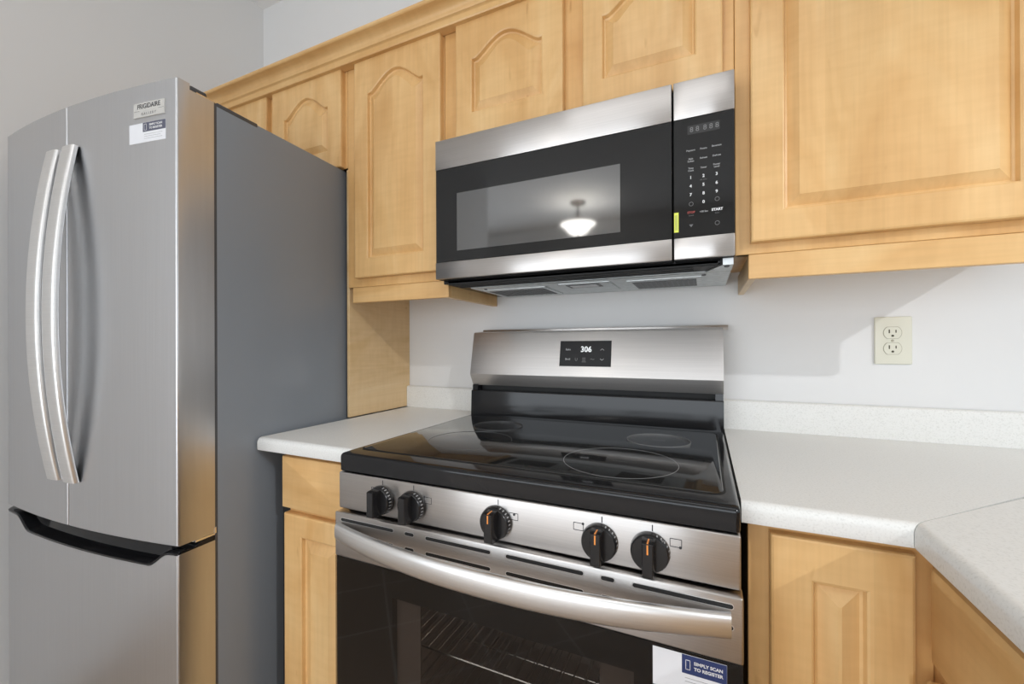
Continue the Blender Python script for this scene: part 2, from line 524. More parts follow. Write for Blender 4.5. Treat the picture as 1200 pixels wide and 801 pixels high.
# crown moulding along the tops
pr = [(-0.318, 2.041), (-0.3465, 2.041), (-0.3485, 2.0445), (-0.3485, 2.058), (-0.351, 2.0605), (-0.3545, 2.062), (-0.356, 2.065)]
for k in range(1, 8):
    a = k / 8 * math.pi / 2
    pr.append((-0.356 - 0.024 * (1 - math.cos(a)), 2.065 + 0.022 * math.sin(a)))
pr += [(-0.381, 2.088), (-0.385, 2.0885), (-0.388, 2.091), (-0.389, 2.095), (-0.388, 2.099), (-0.385, 2.102), (-0.318, 2.102)]
b = MB(); b.prism(pr, lambda p, q, t: (t, p, q), XL + 0.003, 1.312)
tag(b.build('crown_moulding', M['wood_h'], ang=28), 'long maple crown moulding running along the tops of the wall cabinets', 'moulding')

# end panel standing on the counter beside the refrigerator
b = MB(); b.box(-0.3550, -0.3445, -0.310, -0.001, 0.9155, 1.7265, 0.001, 1)
b.build('end_panel', M['wood_edge'])
tag(bpy.data.objects['end_panel'], 'plain maple end panel standing on the left counter against the refrigerator', 'panel')

# ------------------------------------------------------------------ base cabinets
YB = -0.611
def base_cab(label, x0, x1, doors, drawers, stiles, gap_shade=None):
    t = thing('base_cabinet', label, 'cabinet', ((x0 + x1) / 2, -0.3, 0))
    b = MB(); b.box(x0 + 0.001, x1 - 0.001, -0.574, -0.002, 0.0, 0.8755)
    b.build('carcass', M['wood_v'], t)
    fr = MB()
    for a, c in stiles: fr.box(a, c, -0.592, -0.5735, 0.10, 0.8755, 0.001, 1)
    fr.box(x0 + 0.002, x1 - 0.002, -0.5916, -0.5735, 0.835, 0.8754); fr.box(x0 + 0.002, x1 - 0.002, -0.5916, -0.5735, 0.10, 0.15)
    if drawers: fr.box(x0 + 0.002, x1 - 0.002, -0.5916, -0.5735, 0.70, 0.76)
    fr.build('face_frame', M['wood_frame'], t)
    for d in drawers:
        b = MB(); raised_door(b, d[0], d[1], d[2], d[3], FZ(YB)); b.build('drawer', M['wood_h'], t)
    for d in doors:
        b = MB(); raised_door(b, d[0], d[1], d[2], d[3], FZ(YB), panel=d[4], bevel=d[5]); b.build('door', M['wood_v'], t, ang=11)
    if gap_shade:
        b = MB(); b.box(*gap_shade); b.build('gap_shade_strip', M['black'], t)  # black strip standing in for the shadow in the gap beside the cabinet
    return t

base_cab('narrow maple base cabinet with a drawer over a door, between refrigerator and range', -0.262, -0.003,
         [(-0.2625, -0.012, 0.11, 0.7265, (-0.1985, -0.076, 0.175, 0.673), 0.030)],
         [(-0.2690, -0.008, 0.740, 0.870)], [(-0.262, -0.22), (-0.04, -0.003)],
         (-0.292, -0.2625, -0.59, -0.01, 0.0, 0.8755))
base_cab('maple base cabinet with one narrow raised panel door, right of the range', 0.7715, 0.985,
         [(0.7995, 0.9668, 0.11, 0.8655, (0.853, 0.9145, 0.175, 0.8045), 0.027)],
         [], [(0.7715, 0.812), (0.955, 0.991)])

# the leg of the L: its front faces the range side
XB = 0.972
LT = lambda u, w, d: (XB - d, u, w)
t = thing('base_cabinet', 'maple base cabinet under the counter leg at far right, drawer over door', 'cabinet', (1.27, -1.2, 0))
MB().box(1.010, 1.560, -1.95, -0.592, 0.0, 0.8755).build('carcass', M['wood_v'], t)
fr = MB()
fr.box(0.9915, 1.0105, -0.68, -0.575, 0.10, 0.8755); fr.box(0.9915, 1.0105, -1.95, -1.04, 0.10, 0.8755)
fr.box(0.9919, 1.0105, -1.05, -0.66, 0.835, 0.8754); fr.box(0.9919, 1.0105, -1.05, -0.66, 0.70, 0.76); fr.box(0.9919, 1.0105, -1.05, -0.66, 0.10, 0.15)
fr.build('face_frame', M['wood_frame'], t)
b = MB(); raised_door(b, -1.06, -0.627, 0.738, 0.862, LT, r=0.009); b.build('drawer', M['wood_y'], t)
b = MB(); raised_door(b, -1.06, -0.619, 0.11, 0.709, LT, panel=(-1.0, -0.685, 0.17, 0.65)); b.build('door', M['wood_v'], t, ang=11)

# ------------------------------------------------------------------ counters
ZC, ZCB = 0.9135, 0.8805
def edge_profile(front, back, sgn):
    """post-formed laminate edge; coordinates (depth axis, z)"""
    P = []
    r = 0.013
    P.append((front + sgn * 0.020, ZCB))
    P.append((front + sgn * 0.004, ZCB)); P.append((front + sgn * 0.001, ZCB + 0.001)); P.append((front, ZCB + 0.004))
    for k in range(0, 9):
        a = k / 8 * math.pi / 2
        P.append((front + sgn * r * (1 - math.cos(a)), ZC - r + r * math.sin(a)))
    P += [(back, ZC), (back, ZCB + 0.002)]
    return P

XLEG, YRUN = 0.9585, -0.6275
def splash(mb, x0, x1, ya=-0.0015):
    P = [(ya, ZC + 0.0003), (-0.020, ZC + 0.0003), (-0.020, 0.986), (-0.0185, 0.9915), (-0.014, 0.9945), (ya, 0.9945)]
    mb.prism(P, lambda p, q, t: (t, p, q), x0, x1)

t = thing('countertop', 'short white speckled countertop between refrigerator and range', 'countertop', (-0.17, -0.3, ZCB))
MB().prism(edge_profile(YRUN, -0.0015, 1), lambda p, q, s: (s, p, q), -0.3385, -0.0025).build('worktop', M['counter'], t, ang=25)
b = MB(); splash(b, -0.3435, 0.02); b.build('backsplash', M['counter'], t, ang=25)

t = thing('countertop', 'white speckled countertop along the back wall, right of the range', 'countertop', (1.1, -0.3, ZCB))
MB().prism(edge_profile(YRUN, -0.0015, 1), lambda p, q, s: (s, p, q), 0.7605, lambda p, q: XLEG + (p - YRUN) - 0.0006).build('worktop', M['counter'], t, ang=25)
b = MB(); splash(b, 0.745, 1.62); b.build('backsplash', M['counter'], t, ang=25)

b = MB()
b.prism(edge_profile(XLEG, 1.602, 1), lambda p, q, s: (p, s, q), -2.0, lambda p, q: min(YRUN + (p - XLEG) - 0.0006, -0.0016))
tag(b.build('countertop', M['counter'], ang=25), 'white countertop leg coming forward at far right, past the mitred seam', 'countertop')

# ------------------------------------------------------------------ outlet
t = thing('wall_outlet', 'ivory double wall outlet above the right countertop', 'outlet', (1.135, 0, 1.157))
MB().box(1.0985, 1.1715, -0.006, -0.0003, 1.0985, 1.2160, 0.0028, 3).build('cover_plate', M['ivory'], t)
def outlet_face(zc):
    b = MB()
    prof = []
    n = 40; rx, rz, flat = 0.0172, 0.0172, 0.0140
    for k in range(n):
        a = 2 * math.pi * k / n
        prof.append((1.1335 + rx * math.cos(a), zc + max(-flat, min(flat, rz * math.sin(a)))))
    b.prism(prof, lambda p, q, s: (p, s, q), -0.0072, -0.0055, m=M['ivory'])
    rim = [(1.1335 + (p - 1.1335) * 1.07, zc + (q - zc) * 1.07) for p, q in prof]
    b.prism(rim, lambda p, q, s: (p, s, q), -0.0063, -0.0055, m=M['ivory_line'])
    o = b.build('receptacle', M['ivory'], t)
    s = MB()
    s.box(1.1258, 1.1282, -0.0075, -0.0070, zc - 0.001, zc + 0.008)
    s.box(1.1388, 1.1410, -0.0075, -0.0070, zc, zc + 0.007)
    s.lathe([(0.0027, 0), (0.0027, 0.0005)], lambda x, y, h: (1.1335 + x, -0.0075 + h, zc - 0.0075 + y), 16)
    s.build('slots', M['slot'], o)
outlet_face(1.1765); outlet_face(1.1375)
MB().lathe([(0.003, 0), (0.0026, -0.0008), (0.0, -0.001)], lambda x, y, h: (1.1335 + x, -0.0060 + h, 1.157 + y), 16).build('screw', M['ivory_line'], t)

# ------------------------------------------------------------------ microwave
XM0, XM1, YM = 0.0336, 0.7690, -0.3678
Z1, Z2, Z3, Z4 = 1.7135, 1.6322, 1.3776, 1.3318
XS = 0.6497
t = thing('microwave', 'stainless and black over-the-range microwave mounted under the short cabinet', 'microwave', ((XM0 + XM1) / 2, 0, 1.318))
MB().box(XM0 + 0.004, XM1 - 0.003, -0.335, -0.003, 1.322, 1.7132, 0.002, 1).build('body', M['black_gloss'], t)
dr = thing('x', '', '')
bpy.data.objects.remove(dr)
door = MB().box(XM0, XS - 0.0016, YM + 0.004, -0.336, Z4, Z1, 0.002, 2).build('door', M['black'], t)
for za, zb in ((Z2, Z1), (Z4, Z3)):
    MB().box(XM0, XS - 0.0016, YM, YM + 0.010, za, zb, 0.0022, 2).build('steel_trim', M['steel'], door)
MB().box(XM0 + 0.001, XS - 0.0018, YM + 0.0012, YM + 0.008, Z3 + 0.0002, Z2 - 0.0002, 0.0008, 1).build('door_glass', M['black_glass'], door)
b = MB()
b.box(0.1028, 0.5375, YM + 0.0006, YM + 0.0014, 1.4055, 1.561)
o = b.build('window', M['black_glass'], door)
o.data.materials.clear()
mw = mat('window_mesh_glass', (0.030, 0.030, 0.030), 0.05, spec=1.0)
mw.node_tree.nodes['Principled BSDF'].inputs['IOR'].default_value = 1.75
o.data.materials.append(mw)
pan = MB().box(XS + 0.0016, XM1, YM + 0.004, -0.336, Z4, Z1, 0.002, 2).build('control_panel', M['black'], t)
for za, zb in ((Z2, Z1), (Z4, Z3)):
    MB().box(XS + 0.0016, XM1, YM, YM + 0.010, za, zb, 0.0022, 2).build('steel_trim', M['steel'], pan)
MB().box(XS + 0.0018, XM1 - 0.001, YM + 0.0012, YM + 0.008, Z3 + 0.0002, Z2 - 0.0002, 0.0008, 1).build('keypad_glass', M['black_glass'], pan)
k = MB()
def MT(x, z): return lambda u, w, d: (x + u, YM + 0.0010 - d, z + w)
for x, z, s in ((0.6858, 1.5622, 'Popcorn'), (0.7105, 1.5622, 'Potato'), (0.7355, 1.5635, 'Beverage'),
                (0.6858, 1.5440, 'Melt'), (0.6858, 1.5390, 'Soften'), (0.7105, 1.5425, 'Reheat'), (0.7355, 1.5430, 'Defrost'),
                (0.6858, 1.5240, 'Time'), (0.6858, 1.5190, 'Cook'), (0.7105, 1.5220, 'Timer'), (0.7355, 1.5245, 'Power'), (0.7355, 1.5195, 'Level')):
    k.text(s, 0.0050, MT(x, z), M['mid_print'], bold=0.0001)
for i, s in enumerate('123456789'):
    k.text(s, 0.0088, MT(0.6855 + 0.0249 * (i % 3), 1.5043 - 0.0183 * (i // 3)), M['white_print'], bold=0.00025)
k.text('0', 0.0088, MT(0.7104, 1.4495), M['white_print'], bold=0.00025)
k.text('Add 30 Sec', 0.003, MT(0.7104, 1.4965), M['grey_print'])
k.text('STOP', 0.0062, MT(0.6862, 1.4300), M['red_print'], bold=0.0002)
k.text('Cancel', 0.0036, MT(0.6862, 1.4235), M['grey_print'])
k.text('+30 Sec', 0.0050, MT(0.7108, 1.4292), M['mid_print'], bold=0.0001)
k.text('START', 0.0072, MT(0.7362, 1.4302), M['white_print'], bold=0.0003)
k.text('Enter', 0.0036, MT(0.7362, 1.4230), M['grey_print'])
for x, z, r in ((0.6862, 1.4480, 0.0045), (0.7362, 1.4520, 0.0045), (0.7362, 1.4020, 0.0045)):
    secs = []
    for rr, d in ((r, 0), (r, 0.0002), (r - 0.0009, 0.0002), (r - 0.0009, 0)):
        secs.append([(x + rr * math.cos(2 * math.pi * j / 24), YM + 0.0010 - d, z + rr * math.sin(2 * math.pi * j / 24)) for j in range(24)])
    k.loft(secs, True, False, M['grey_print'])
k.raw([(0.6822, YM + 0.0009, 1.4045), (0.6902, YM + 0.0009, 1.4045), (0.6862, YM + 0.0009, 1.3985)], [(0, 1, 2)], M['grey_print'])
k.build('keypad_lettering', M['white_print'], pan, smooth=False)
b = MB(); b.box(0.6795, 0.7415, YM + 0.0008, YM + 0.0014, 1.5960, 1.6150)
o = b.build('display', mat('display_window', (0.035, 0.035, 0.035), 0.2), pan)
b = MB()
for i in range(5):
    x = 0.684 + i * 0.0115 + (0.003 if i > 1 else 0)
    if i == 2: pass
    b.text('8', 0.0150, (lambda x: lambda u, w, d: (x + u, YM + 0.0008 - d, 1.6055 + w))(x + 0.0035), M['grey_print'])
b.build('display_digits', M['grey_print'], pan, smooth=False)
b = MB(); b.box(0.6522, 0.6612, YM + 0.0004, YM + 0.0013, 1.3905, 1.4330, m=M['yellow'])
for i in range(3): b.box(0.6542 + i * 0.002, 0.6548 + i * 0.002, YM + 0.0002, YM + 0.0006, 1.395, 1.428, m=M['grey_print'])
b.build('yellow_sticker', M['yellow'], pan)
# underside
un = MB()
un.box(XM0 + 0.05, XM1 - 0.002, -0.262, -0.006, 1.3165, 1.3225, 0.0015, 1)
un.prism([(XM1 - 0.055, -0.262), (XM1 - 0.002, -0.262), (XM1 - 0.002, -0.345), (XM1 - 0.022, -0.345)], lambda p, q, s: (p, q, s), 1.3170, 1.3312)
un.build('bottom_pan', M['galv'], t)
b = MB(); b.box(XM0 + 0.02, XM1 - 0.03, -0.335, -0.262, 1.3195, 1.3300, 0.001, 1)
for i in range(3): b.box(XM0 + 0.03, XM1 - 0.08, -0.328 + i * 0.02, -0.322 + i * 0.02, 1.3182, 1.3200)
b.build('air_intake_grille', M['black'], t)
for x0, x1 in ((0.10, 0.300), (0.525, 0.705)):
    b = MB(); b.box(x0, x1, -0.215, -0.045, 1.3135, 1.3172, 0.0008, 1, m=M['galv'])
    b.box(x0 + 0.012, x1 - 0.012, -0.195, -0.065, 1.3128, 1.3142, m=M['mesh'])
    for i in range(12): b.box(x0 + 0.016 + i * (x1 - x0 - 0.036) / 11, x0 + 0.019 + i * (x1 - x0 - 0.036) / 11, -0.192, -0.068, 1.3120, 1.3132, m=M['dark_trim'])
    f = b.build('grease_filter', M['galv'], t)
b = MB(); b.box(0.345, 0.485, -0.235, -0.060, 1.3135, 1.3172, 0.001, 1, m=M['galv'])
b.box(0.362, 0.455, -0.222, -0.165, 1.3125, 1.3140, 0.001, 1, m=M['dark_trim']); b.box(0.372, 0.445, -0.212, -0.175, 1.3120, 1.3130, m=M['sticker'])
b.build('lamp_cover', M['galv'], t)
for x, y in ((0.478, -0.225), (0.71, -0.232), (0.755, -0.33), (0.12, -0.235)):
    MB().lathe([(0.005, 0), (0.005, -0.002), (0.002, -0.003)], lambda a, c, h: (x + a, y + c, 1.3165 + h), 14).build('screw', M['dark_trim'], t)

# ------------------------------------------------------------------ kitchen range
W = 0.757
t = thing('kitchen_range', 'freestanding electric range, stainless front with black glass cooktop', 'range', (W / 2, -0.35, 0))
b = MB()
b.box(0.004, 0.022, -0.655, -0.03, 0.02, 0.882); b.box(W - 0.022, W - 0.004, -0.655, -0.03, 0.02, 0.882)
b.box(0.004, W - 0.004, -0.055, -0.03, 0.02, 0.882); b.box(0.004, W - 0.004, -0.655, -0.03, 0.02, 0.14)
b.box(0.004, W - 0.004, -0.655, -0.03, 0.745, 0.882)
b.build('body', M['black_gloss'], t)
# oven interior
b = MB()
b.box(0.085, 0.095, -0.645, -0.10, 0.20, 0.70); b.box(W - 0.095, W - 0.085, -0.645, -0.10, 0.20, 0.70)
b.box(0.085, W - 0.085, -0.11, -0.10, 0.20, 0.70); b.box(0.085, W - 0.085, -0.645, -0.10, 0.19, 0.20); b.box(0.085, W - 0.085, -0.645, -0.10, 0.70, 0.71)
for z in [0.25 + 0.035 * i for i in range(12)]:
    b.box(0.095, 0.101, -0.60, -0.14, z, z + 0.006); b.box(W - 0.101, W - 0.095, -0.60, -0.14, z, z + 0.006)
    b.box(0.10, W - 0.10, -0.116, -0.110, z, z + 0.008)
b.build('oven_cavity', M['oven_in'], t, smooth=False)
for z in (0.507, 0.365):
    b = MB()
    for x in (0.103, W - 0.103): b.tube([(x, -0.60, z), (x, -0.13, z)], 0.0028, 8)
    for y in (-0.60, -0.37, -0.13): b.tube([(0.103, y, z - 0.002), (W - 0.103, y, z - 0.002)], 0.0028, 8)
    for i in range(21):
        x = 0.125 + i * (W - 0.25) / 20
        b.tube([(x, -0.605, z + 0.003), (x, -0.13, z + 0.003)], 0.0016, 6)
    b.build('oven_rack', M['rack'], t)

ol = bpy.data.lights.new('oven_fill', 'POINT'); ol.energy = 0.35; ol.color = (1.0, 0.9, 0.8); ol.shadow_soft_size = 0.02
oo = bpy.data.objects.new('oven_fill', ol); oo.location = (W - 0.16, -0.20, 0.66); COL.objects.link(oo)  # point light added to brighten the oven interior

# cooktop
YC = -0.6768
pr = [(-0.110, 0.8825), (YC + 0.004, 0.8812), (YC, 0.8845)]
for i in range(0, 8):
    a = i / 7 * math.pi / 2
    pr.append((YC + 0.010 * (1 - math.cos(a)) - 0.0, 0.9115 + 0.0085 * math.sin(a)))
pr += [(-0.64, 0.9205), (-0.110, 0.9205)]
fr = MB(); fr.prism(pr, lambda p, q, s: (s, p, q), 0.0005, W - 0.0005)
tb = MB()
top = fr.build('cooktop', M['black_gloss'], t, ang=50)
bev = top.modifiers.new('rounded_ends', 'BEVEL'); bev.width = 0.006; bev.segments = 3; bev.limit_method = 'ANGLE'; bev.angle_limit = R(55)
# glass with rounded corners, framed by a fine dark line
def rrect(x0, x1, y0, y1, r, n=8):
    P = []
    for cx, cy, a0 in ((x1 - r, y1 - r, 0), (x0 + r, y1 - r, 90), (x0 + r, y0 + r, 180), (x1 - r, y0 + r, 270)):
        for k in range(n + 1):
            a = R(a0 + 90 * k / n)
            P.append((cx + r * math.cos(a), cy + r * math.sin(a)))
    return P
gl = MB()
gl.loft([[(x, y, 0.9195) for x, y in rrect(0.016, 0.737, -0.634, -0.150, 0.022)],
         [(x, y, 0.9216) for x, y in rrect(0.016, 0.737, -0.634, -0.150, 0.022)],
         [(x, y, 0.9222) for x, y in rrect(0.0168, 0.7362, -0.6332, -0.1508, 0.0215)]])
glass = gl.build('cooktop_glass', M['ceramic'], top)
gm = MB()
gm.loft([[(x, y, 0.9206) for x, y in rrect(0.0125, 0.7405, -0.6375, -0.1465, 0.025)],
         [(x, y, 0.9209) for x, y in rrect(0.0125, 0.7405, -0.6375, -0.1465, 0.025)],
         [(x, y, 0.9209) for x, y in rrect(0.0165, 0.7365, -0.6335, -0.1505, 0.022)],
         [(x, y, 0.9206) for x, y in rrect(0.0165, 0.7365, -0.6335, -0.1505, 0.022)]], True, False)
gm.build('glass_seal', M['black'], top)
for c, r in (((0.198, -0.462), 0.100), ((0.178, -0.272), 0.070), ((0.560, -0.512), 0.108), ((0.610, -0.285), 0.072)):
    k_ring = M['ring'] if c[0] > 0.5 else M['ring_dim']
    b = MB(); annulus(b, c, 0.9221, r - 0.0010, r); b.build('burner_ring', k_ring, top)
b = MB()
for c, r in (((0.56, -0.512), 0.045), ((0.61, -0.285), 0.03)):
    b = MB()
    for i in range(6): b.box(c[0] - 0.012 + i * 0.005, c[0] - 0.0095 + i * 0.005, c[1], c[1] + 0.0012, 0.9221, 0.9223)
    b.build('ring_lettering', M['grey_print'], top)
b = MB()
b.box(0.405, 0.530, -0.622, -0.612, 0.9221, 0.9224, m=M['black'])
b.build('hot_surface_marking', M['grey_print'], top)

# control panel below the cooktop
YP = -0.6783
cp = MB().box(0.0005, W - 0.0005, YP, -0.656, 0.8040, 0.8808, 0.003, 3).build('control_panel', M['steel'], t)
PT = lambda x, z: (lambda u, w, d: (x + u, YP - d, z + w))
KX = (0.1165, 0.1935, 0.3765, 0.5594, 0.6356)
KZ = 0.8375
for x in KX: MB().box(x + 0.0025, x + 0.0041, YP - 0.0003, YP + 0.0005, 0.8672, 0.8768).build('off_mark', M['dark_print'], cp, smooth=False)
def burner_icon(x, z, dot):
    w_, h_, l_ = 0.0080, 0.0058, 0.0005
    mk = MB()
    for a in (-1, 1):
        mk.box(x - w_, x + w_, YP - 0.0003, YP + 0.0005, z + a * h_ - l_, z + a * h_ + l_)
        mk.box(x + a * w_ - l_, x + a * w_ + l_, YP - 0.0003, YP + 0.0005, z - h_, z + h_)
    mk.lathe([(0.0021, 0), (0.0021, -0.0006)], lambda p, q, h: (x + dot[0] * w_ + p, YP + h, z + dot[1] * h_ + q), 14)
    mk.build('burner_marking', M['dark_print'], cp, smooth=False)
burner_icon(0.0985, 0.8540, (-1, -1)); burner_icon(0.2300, 0.8525, (-1, 1)); burner_icon(0.4096, 0.8515, (0.1, 0.6))
burner_icon(0.5245, 0.8545, (0.95, 0.95)); burner_icon(0.6717, 0.8556, (0.8, -1))
for x in KX:
    b = MB()
    KT = lambda p, q, h: (x + p, YP - h, KZ + q)
    b.lathe([(0.0285, 0.0), (0.0290, 0.002), (0.0280, 0.009), (0.0272, 0.012), (0.0258, 0.0135), (0.0, 0.0138)], KT, 48)
    g = []
    for d, hw, hh in ((0.010, 0.0098, 0.0262), (0.030, 0.0086, 0.0255), (0.0335, 0.0076, 0.0245), (0.0342, 0.0066, 0.0235)):
        g.append([(x - hw, YP - d, KZ - hh), (x + hw, YP - d, KZ - hh), (x + hw, YP - d, KZ + hh * 0.96), (x - hw, YP - d, KZ + hh * 0.96)])
    b.loft(g)
    kn = b.build('knob', M['black_plastic'], cp, ang=30)
    if x > 0.3:
      b = MB()
      b.box(x - 0.0011, x + 0.0011, YP - 0.0346, YP - 0.0338, KZ + 0.0085, KZ + 0.0226)
      b.box(x - 0.0011, x + 0.0011, YP - 0.0340, YP - 0.0180, KZ + 0.0243, KZ + 0.0251)
      b.build('pointer', M['orange'], kn, smooth=False)
    b = MB()
    for k_ in range(11):
        a = R(-62 + 13 * k_)
        R1, R2 = 0.02895, 0.02815
        for dd in (0.0,):
            ca, sa = math.cos(a), math.sin(a)
            b.raw([(x + R1 * math.cos(a - 0.035), YP - 0.0045, KZ + R1 * math.sin(a - 0.035)),
                   (x + R1 * math.cos(a + 0.035), YP - 0.0045, KZ + R1 * math.sin(a + 0.035)),
                   (x + R2 * math.cos(a + 0.035), YP - 0.0100, KZ + R2 * math.sin(a + 0.035)),
                   (x + R2 * math.cos(a - 0.035), YP - 0.0100, KZ + R2 * math.sin(a - 0.035))], [(0, 1, 2, 3)])
    b.build('dial_marks', M['mid_print'], kn, smooth=False, fix=False)

# oven door
YD = -0.6905
dr = MB()
dr.box(0.0015, W + 0.0015, YD, -0.660, 0.7085, 0.8005, 0.003, 3, m=M['steel'])
dr.box(0.0020, W + 0.001, YD + 0.003, -0.660, 0.135, 0.245, m=M['black'])
dr.box(0.0020, 0.150, YD + 0.0045, -0.660, 0.245, 0.7085, m=M['black']); dr.box(W - 0.145, W + 0.001, YD + 0.0045, -0.660, 0.245, 0.7085, m=M['black'])
dr.box(0.150, W - 0.145, YD + 0.0045, -0.660, 0.652, 0.7085, m=M['black'])
door = dr.build('oven_door', M['steel'], t)
MB().box(0.0018, W + 0.0012, YD + 0.0003, YD + 0.0040, 0.135, 0.7083, 0.0006, 1).build('door_glass', M['pane'], door)
for a, c, e, g in ((0.150, 0.207, 0.245, 0.652), (W - 0.200, W - 0.145, 0.245, 0.652)): MB().box(a, c, -0.672, -0.668, e, g).build('inner_window_frame', M['inner_frame'], door)
sl = MB()
def slot(x0, x1, z, r=0.0031):
    P = []
    for cx, a0 in ((x1 - r, -90), (x0 + r, 90)):
        for k_ in range(9):
            a = R(a0 + 180 * k_ / 8); P.append((cx + r * math.cos(a), z + r * math.sin(a)))
    sl.prism(P, lambda p, q, s: (p, s, q), YD - 0.0003, YD + 0.002, m=M['black'])
    P2 = [(p + (0.0008 if p > (x0 + x1) / 2 else -0.0008), z + (q - z) * 1.32) for p, q in P]
    sl.prism(P2, lambda p, q, s: (p, s, q), YD - 0.00012, YD + 0.002, m=M['steel_handle'])
for z in (0.7866, 0.7575):
    for x0, x1 in ((0.019, 0.1565), (0.1845, 0.2055), (0.2330, 0.3700), (0.4000, 0.5355), (0.5635, 0.5840), (0.6115, 0.7460)):
        slot(x0, x1, z)
sl.build('vent_slots', M['black'], door)
# bowed handle
secs = []
N = 48
for i in range(N + 1):
    s = -1 + 2 * i / N
    x = 0.0175 + (0.7430 - 0.0175) * (s + 1) / 2
    bow = (1 - abs(s) ** 2.2)
    y = YD - 0.0075 - 0.052 * bow
    hh = 0.0168 + 0.0042 * bow; th = 0.0088
    sec = []
    for k_ in range(20):
        a = 2 * math.pi * k_ / 20
        ca, sa = math.cos(a), math.sin(a)
        sec.append((x, y + th * math.copysign(abs(ca) ** 0.75, ca), 0.7655 + hh * math.copysign(abs(sa) ** 0.75, sa)))
    secs.append(sec)
hb = MB(); hb.loft(secs)
hb.build('door_handle', M['steel_handle'], door, ang=50)
# register sticker (the printed code square is left blank)
st = MB()
YS = YD + 0.0003
ct = lambda u, w, d: (0.640 + u, YS - d, 0.7035 + w - 0.045 * 0)
st.box(0.640, 0.738, YS - 0.0003, YS, 0.648, 0.7040, m=M['sticker'])
st.box(0.6800, 0.7378, YS - 0.0006, YS, 0.6770, 0.7036, m=M['navy'])
st.text('SIMPLY SCAN', 0.0062, lambda u, w, d: (0.7145 + u, YS - 0.0006 - d, 0.6940 + w), M['white_print'], bold=0.0002)
st.text('TO REGISTER', 0.0062, lambda u, w, d: (0.7145 + u, YS - 0.0006 - d, 0.6862 + w), M['white_print'], bold=0.0002)
for a, c, e, g in ((0.6848, 0.6855, 0.683, 0.697), (0.6905, 0.6912, 0.683, 0.697), (0.6848, 0.6912, 0.683, 0.6838), (0.6848, 0.6912, 0.6962, 0.697)):
    st.box(a, c, YS - 0.0008, YS, e, g, m=M['white_print'])
for i in range(3): st.box(0.684, 0.728 - 0.006 * i, YS - 0.0005, YS, 0.6705 - 0.005 * i, 0.6712 - 0.005 * i, m=M['mid_print'])
st.build('paper_sticker', M['sticker'], door, smooth=False)
# storage drawer and feet
MB().box(0.004, W - 0.004, -0.680, -0.656, 0.02, 0.128, 0.003, 2).build('storage_drawer', M['steel'], t)
for x in (0.05, W - 0.05):
    for y in (-0.6, -0.1): MB().lathe([(0.018, 0.0), (0.018, 0.008), (0.008, 0.012), (0.008, 0.022)], lambda a, c, h: (x + a, y + c, h), 16).build('foot', M['black'], t)

# backguard
bg = MB()
prof = [(-0.030, 1.0180), (-0.1040, 1.0180), (-0.1235, 1.0530), (-0.1242, 1.0558), (-0.0975, 1.1875), (-0.0955, 1.1915), (-0.088, 1.1935), (-0.030, 1.1975)]
bg.prism(prof, lambda p, q, s: (s, p, q), 0.0010, W - 0.0005)
g = bg.build('backguard', M['steel'], t, ang=25)
MB().box(0.002, 0.771, -0.036, -0.012, 1.1900, 1.2035, 0.0015, 2).build('top_trim', M['steel'], g)
b = MB(); b.prism([(-0.030, 0.905), (-0.1195, 0.905), (-0.1195, 0.9235), (-0.1160, 0.9990), (-0.1135, 1.0010), (-0.030, 1.0010)], lambda p, q, s: (s, p, q), 0.0015, W - 0.0005)
b.build('black_riser', M['black_gloss'], g, ang=25)
b = MB(); b.box(0.004, W - 0.004, -0.075, -0.03, 1.000, 1.019, m=M['black'])
b.box(0.0015, 0.020, -0.108, -0.03, 1.0005, 1.0185, m=M['black_gloss']); b.box(W - 0.020, W - 0.0015, -0.108, -0.03, 1.0005, 1.0185, m=M['black_gloss'])
b.build('vent_gap', M['black'], g)
# display on the slanted face
p0 = Vector((0, -0.1242, 1.0558)); p1 = Vector((0, -0.0975, 1.1875)); sd = (p1 - p0).normalized(); nd = Vector((0, -sd.z, sd.y))
def BT(u, w, d): # w measured up the slope from the crease
    q = p0 + sd * w + nd * d
    return (u, q.y, q.z)
db = MB(); db.box(0.3095, 0.4650, 0.0305, 0.1080, 0.0, 0.0012, T=lambda x, y, z: BT(x, y, z))
disp = db.build('display', M['display_film'], g)
b = MB(); b.text('306', 0.0235, lambda u, w, d: BT(0.3905 + u, 0.0815 + w, 0.0013 + d), M['digits'], bold=0.0004, sx=0.95)
b.build('lit_digits', M['digits'], disp, smooth=False)
b = MB()
TT = lambda x, z: (lambda u, w, d: BT(x + u, z + w, 0.0013 + d))
for word, z in (('Bake', 0.0815), ('Broil', 0.0520)):
    MB().text(word, 0.0080, TT(0.335, z), M['mid_print'], bold=0.0002).build('touch_label', M['mid_print'], disp, smooth=False)
def icon(strokes, m, wd=0.0007):
    k_ = MB()
    for pts in strokes:
        for (x0, z0), (x1, z1) in zip(pts[:-1], pts[1:]):
            dx, dz = x1 - x0, z1 - z0; l = math.hypot(dx, dz); nx, nz = -dz / l * wd, dx / l * wd
            k_.raw([BT(x0 + nx, z0 + nz, 0.0014), BT(x1 + nx, z1 + nz, 0.0014), BT(x1 - nx, z1 - nz, 0.0014), BT(x0 - nx, z0 - nz, 0.0014)], [(0, 1, 2, 3)], m)
    k_.build('touch_icon', m, disp, smooth=False, fix=False)
gp = M['grey_print']
icon([[(0.4330, 0.0790), (0.4385, 0.0835), (0.4440, 0.0790)]], M['mid_print'])
icon([[(0.4330, 0.0540), (0.4385, 0.0495), (0.4440, 0.0540)]], M['mid_print'])
icon([[(0.3585, 0.0560), (0.3585, 0.0500), (0.3615, 0.0470), (0.3645, 0.0500), (0.3645, 0.0560)]], gp)
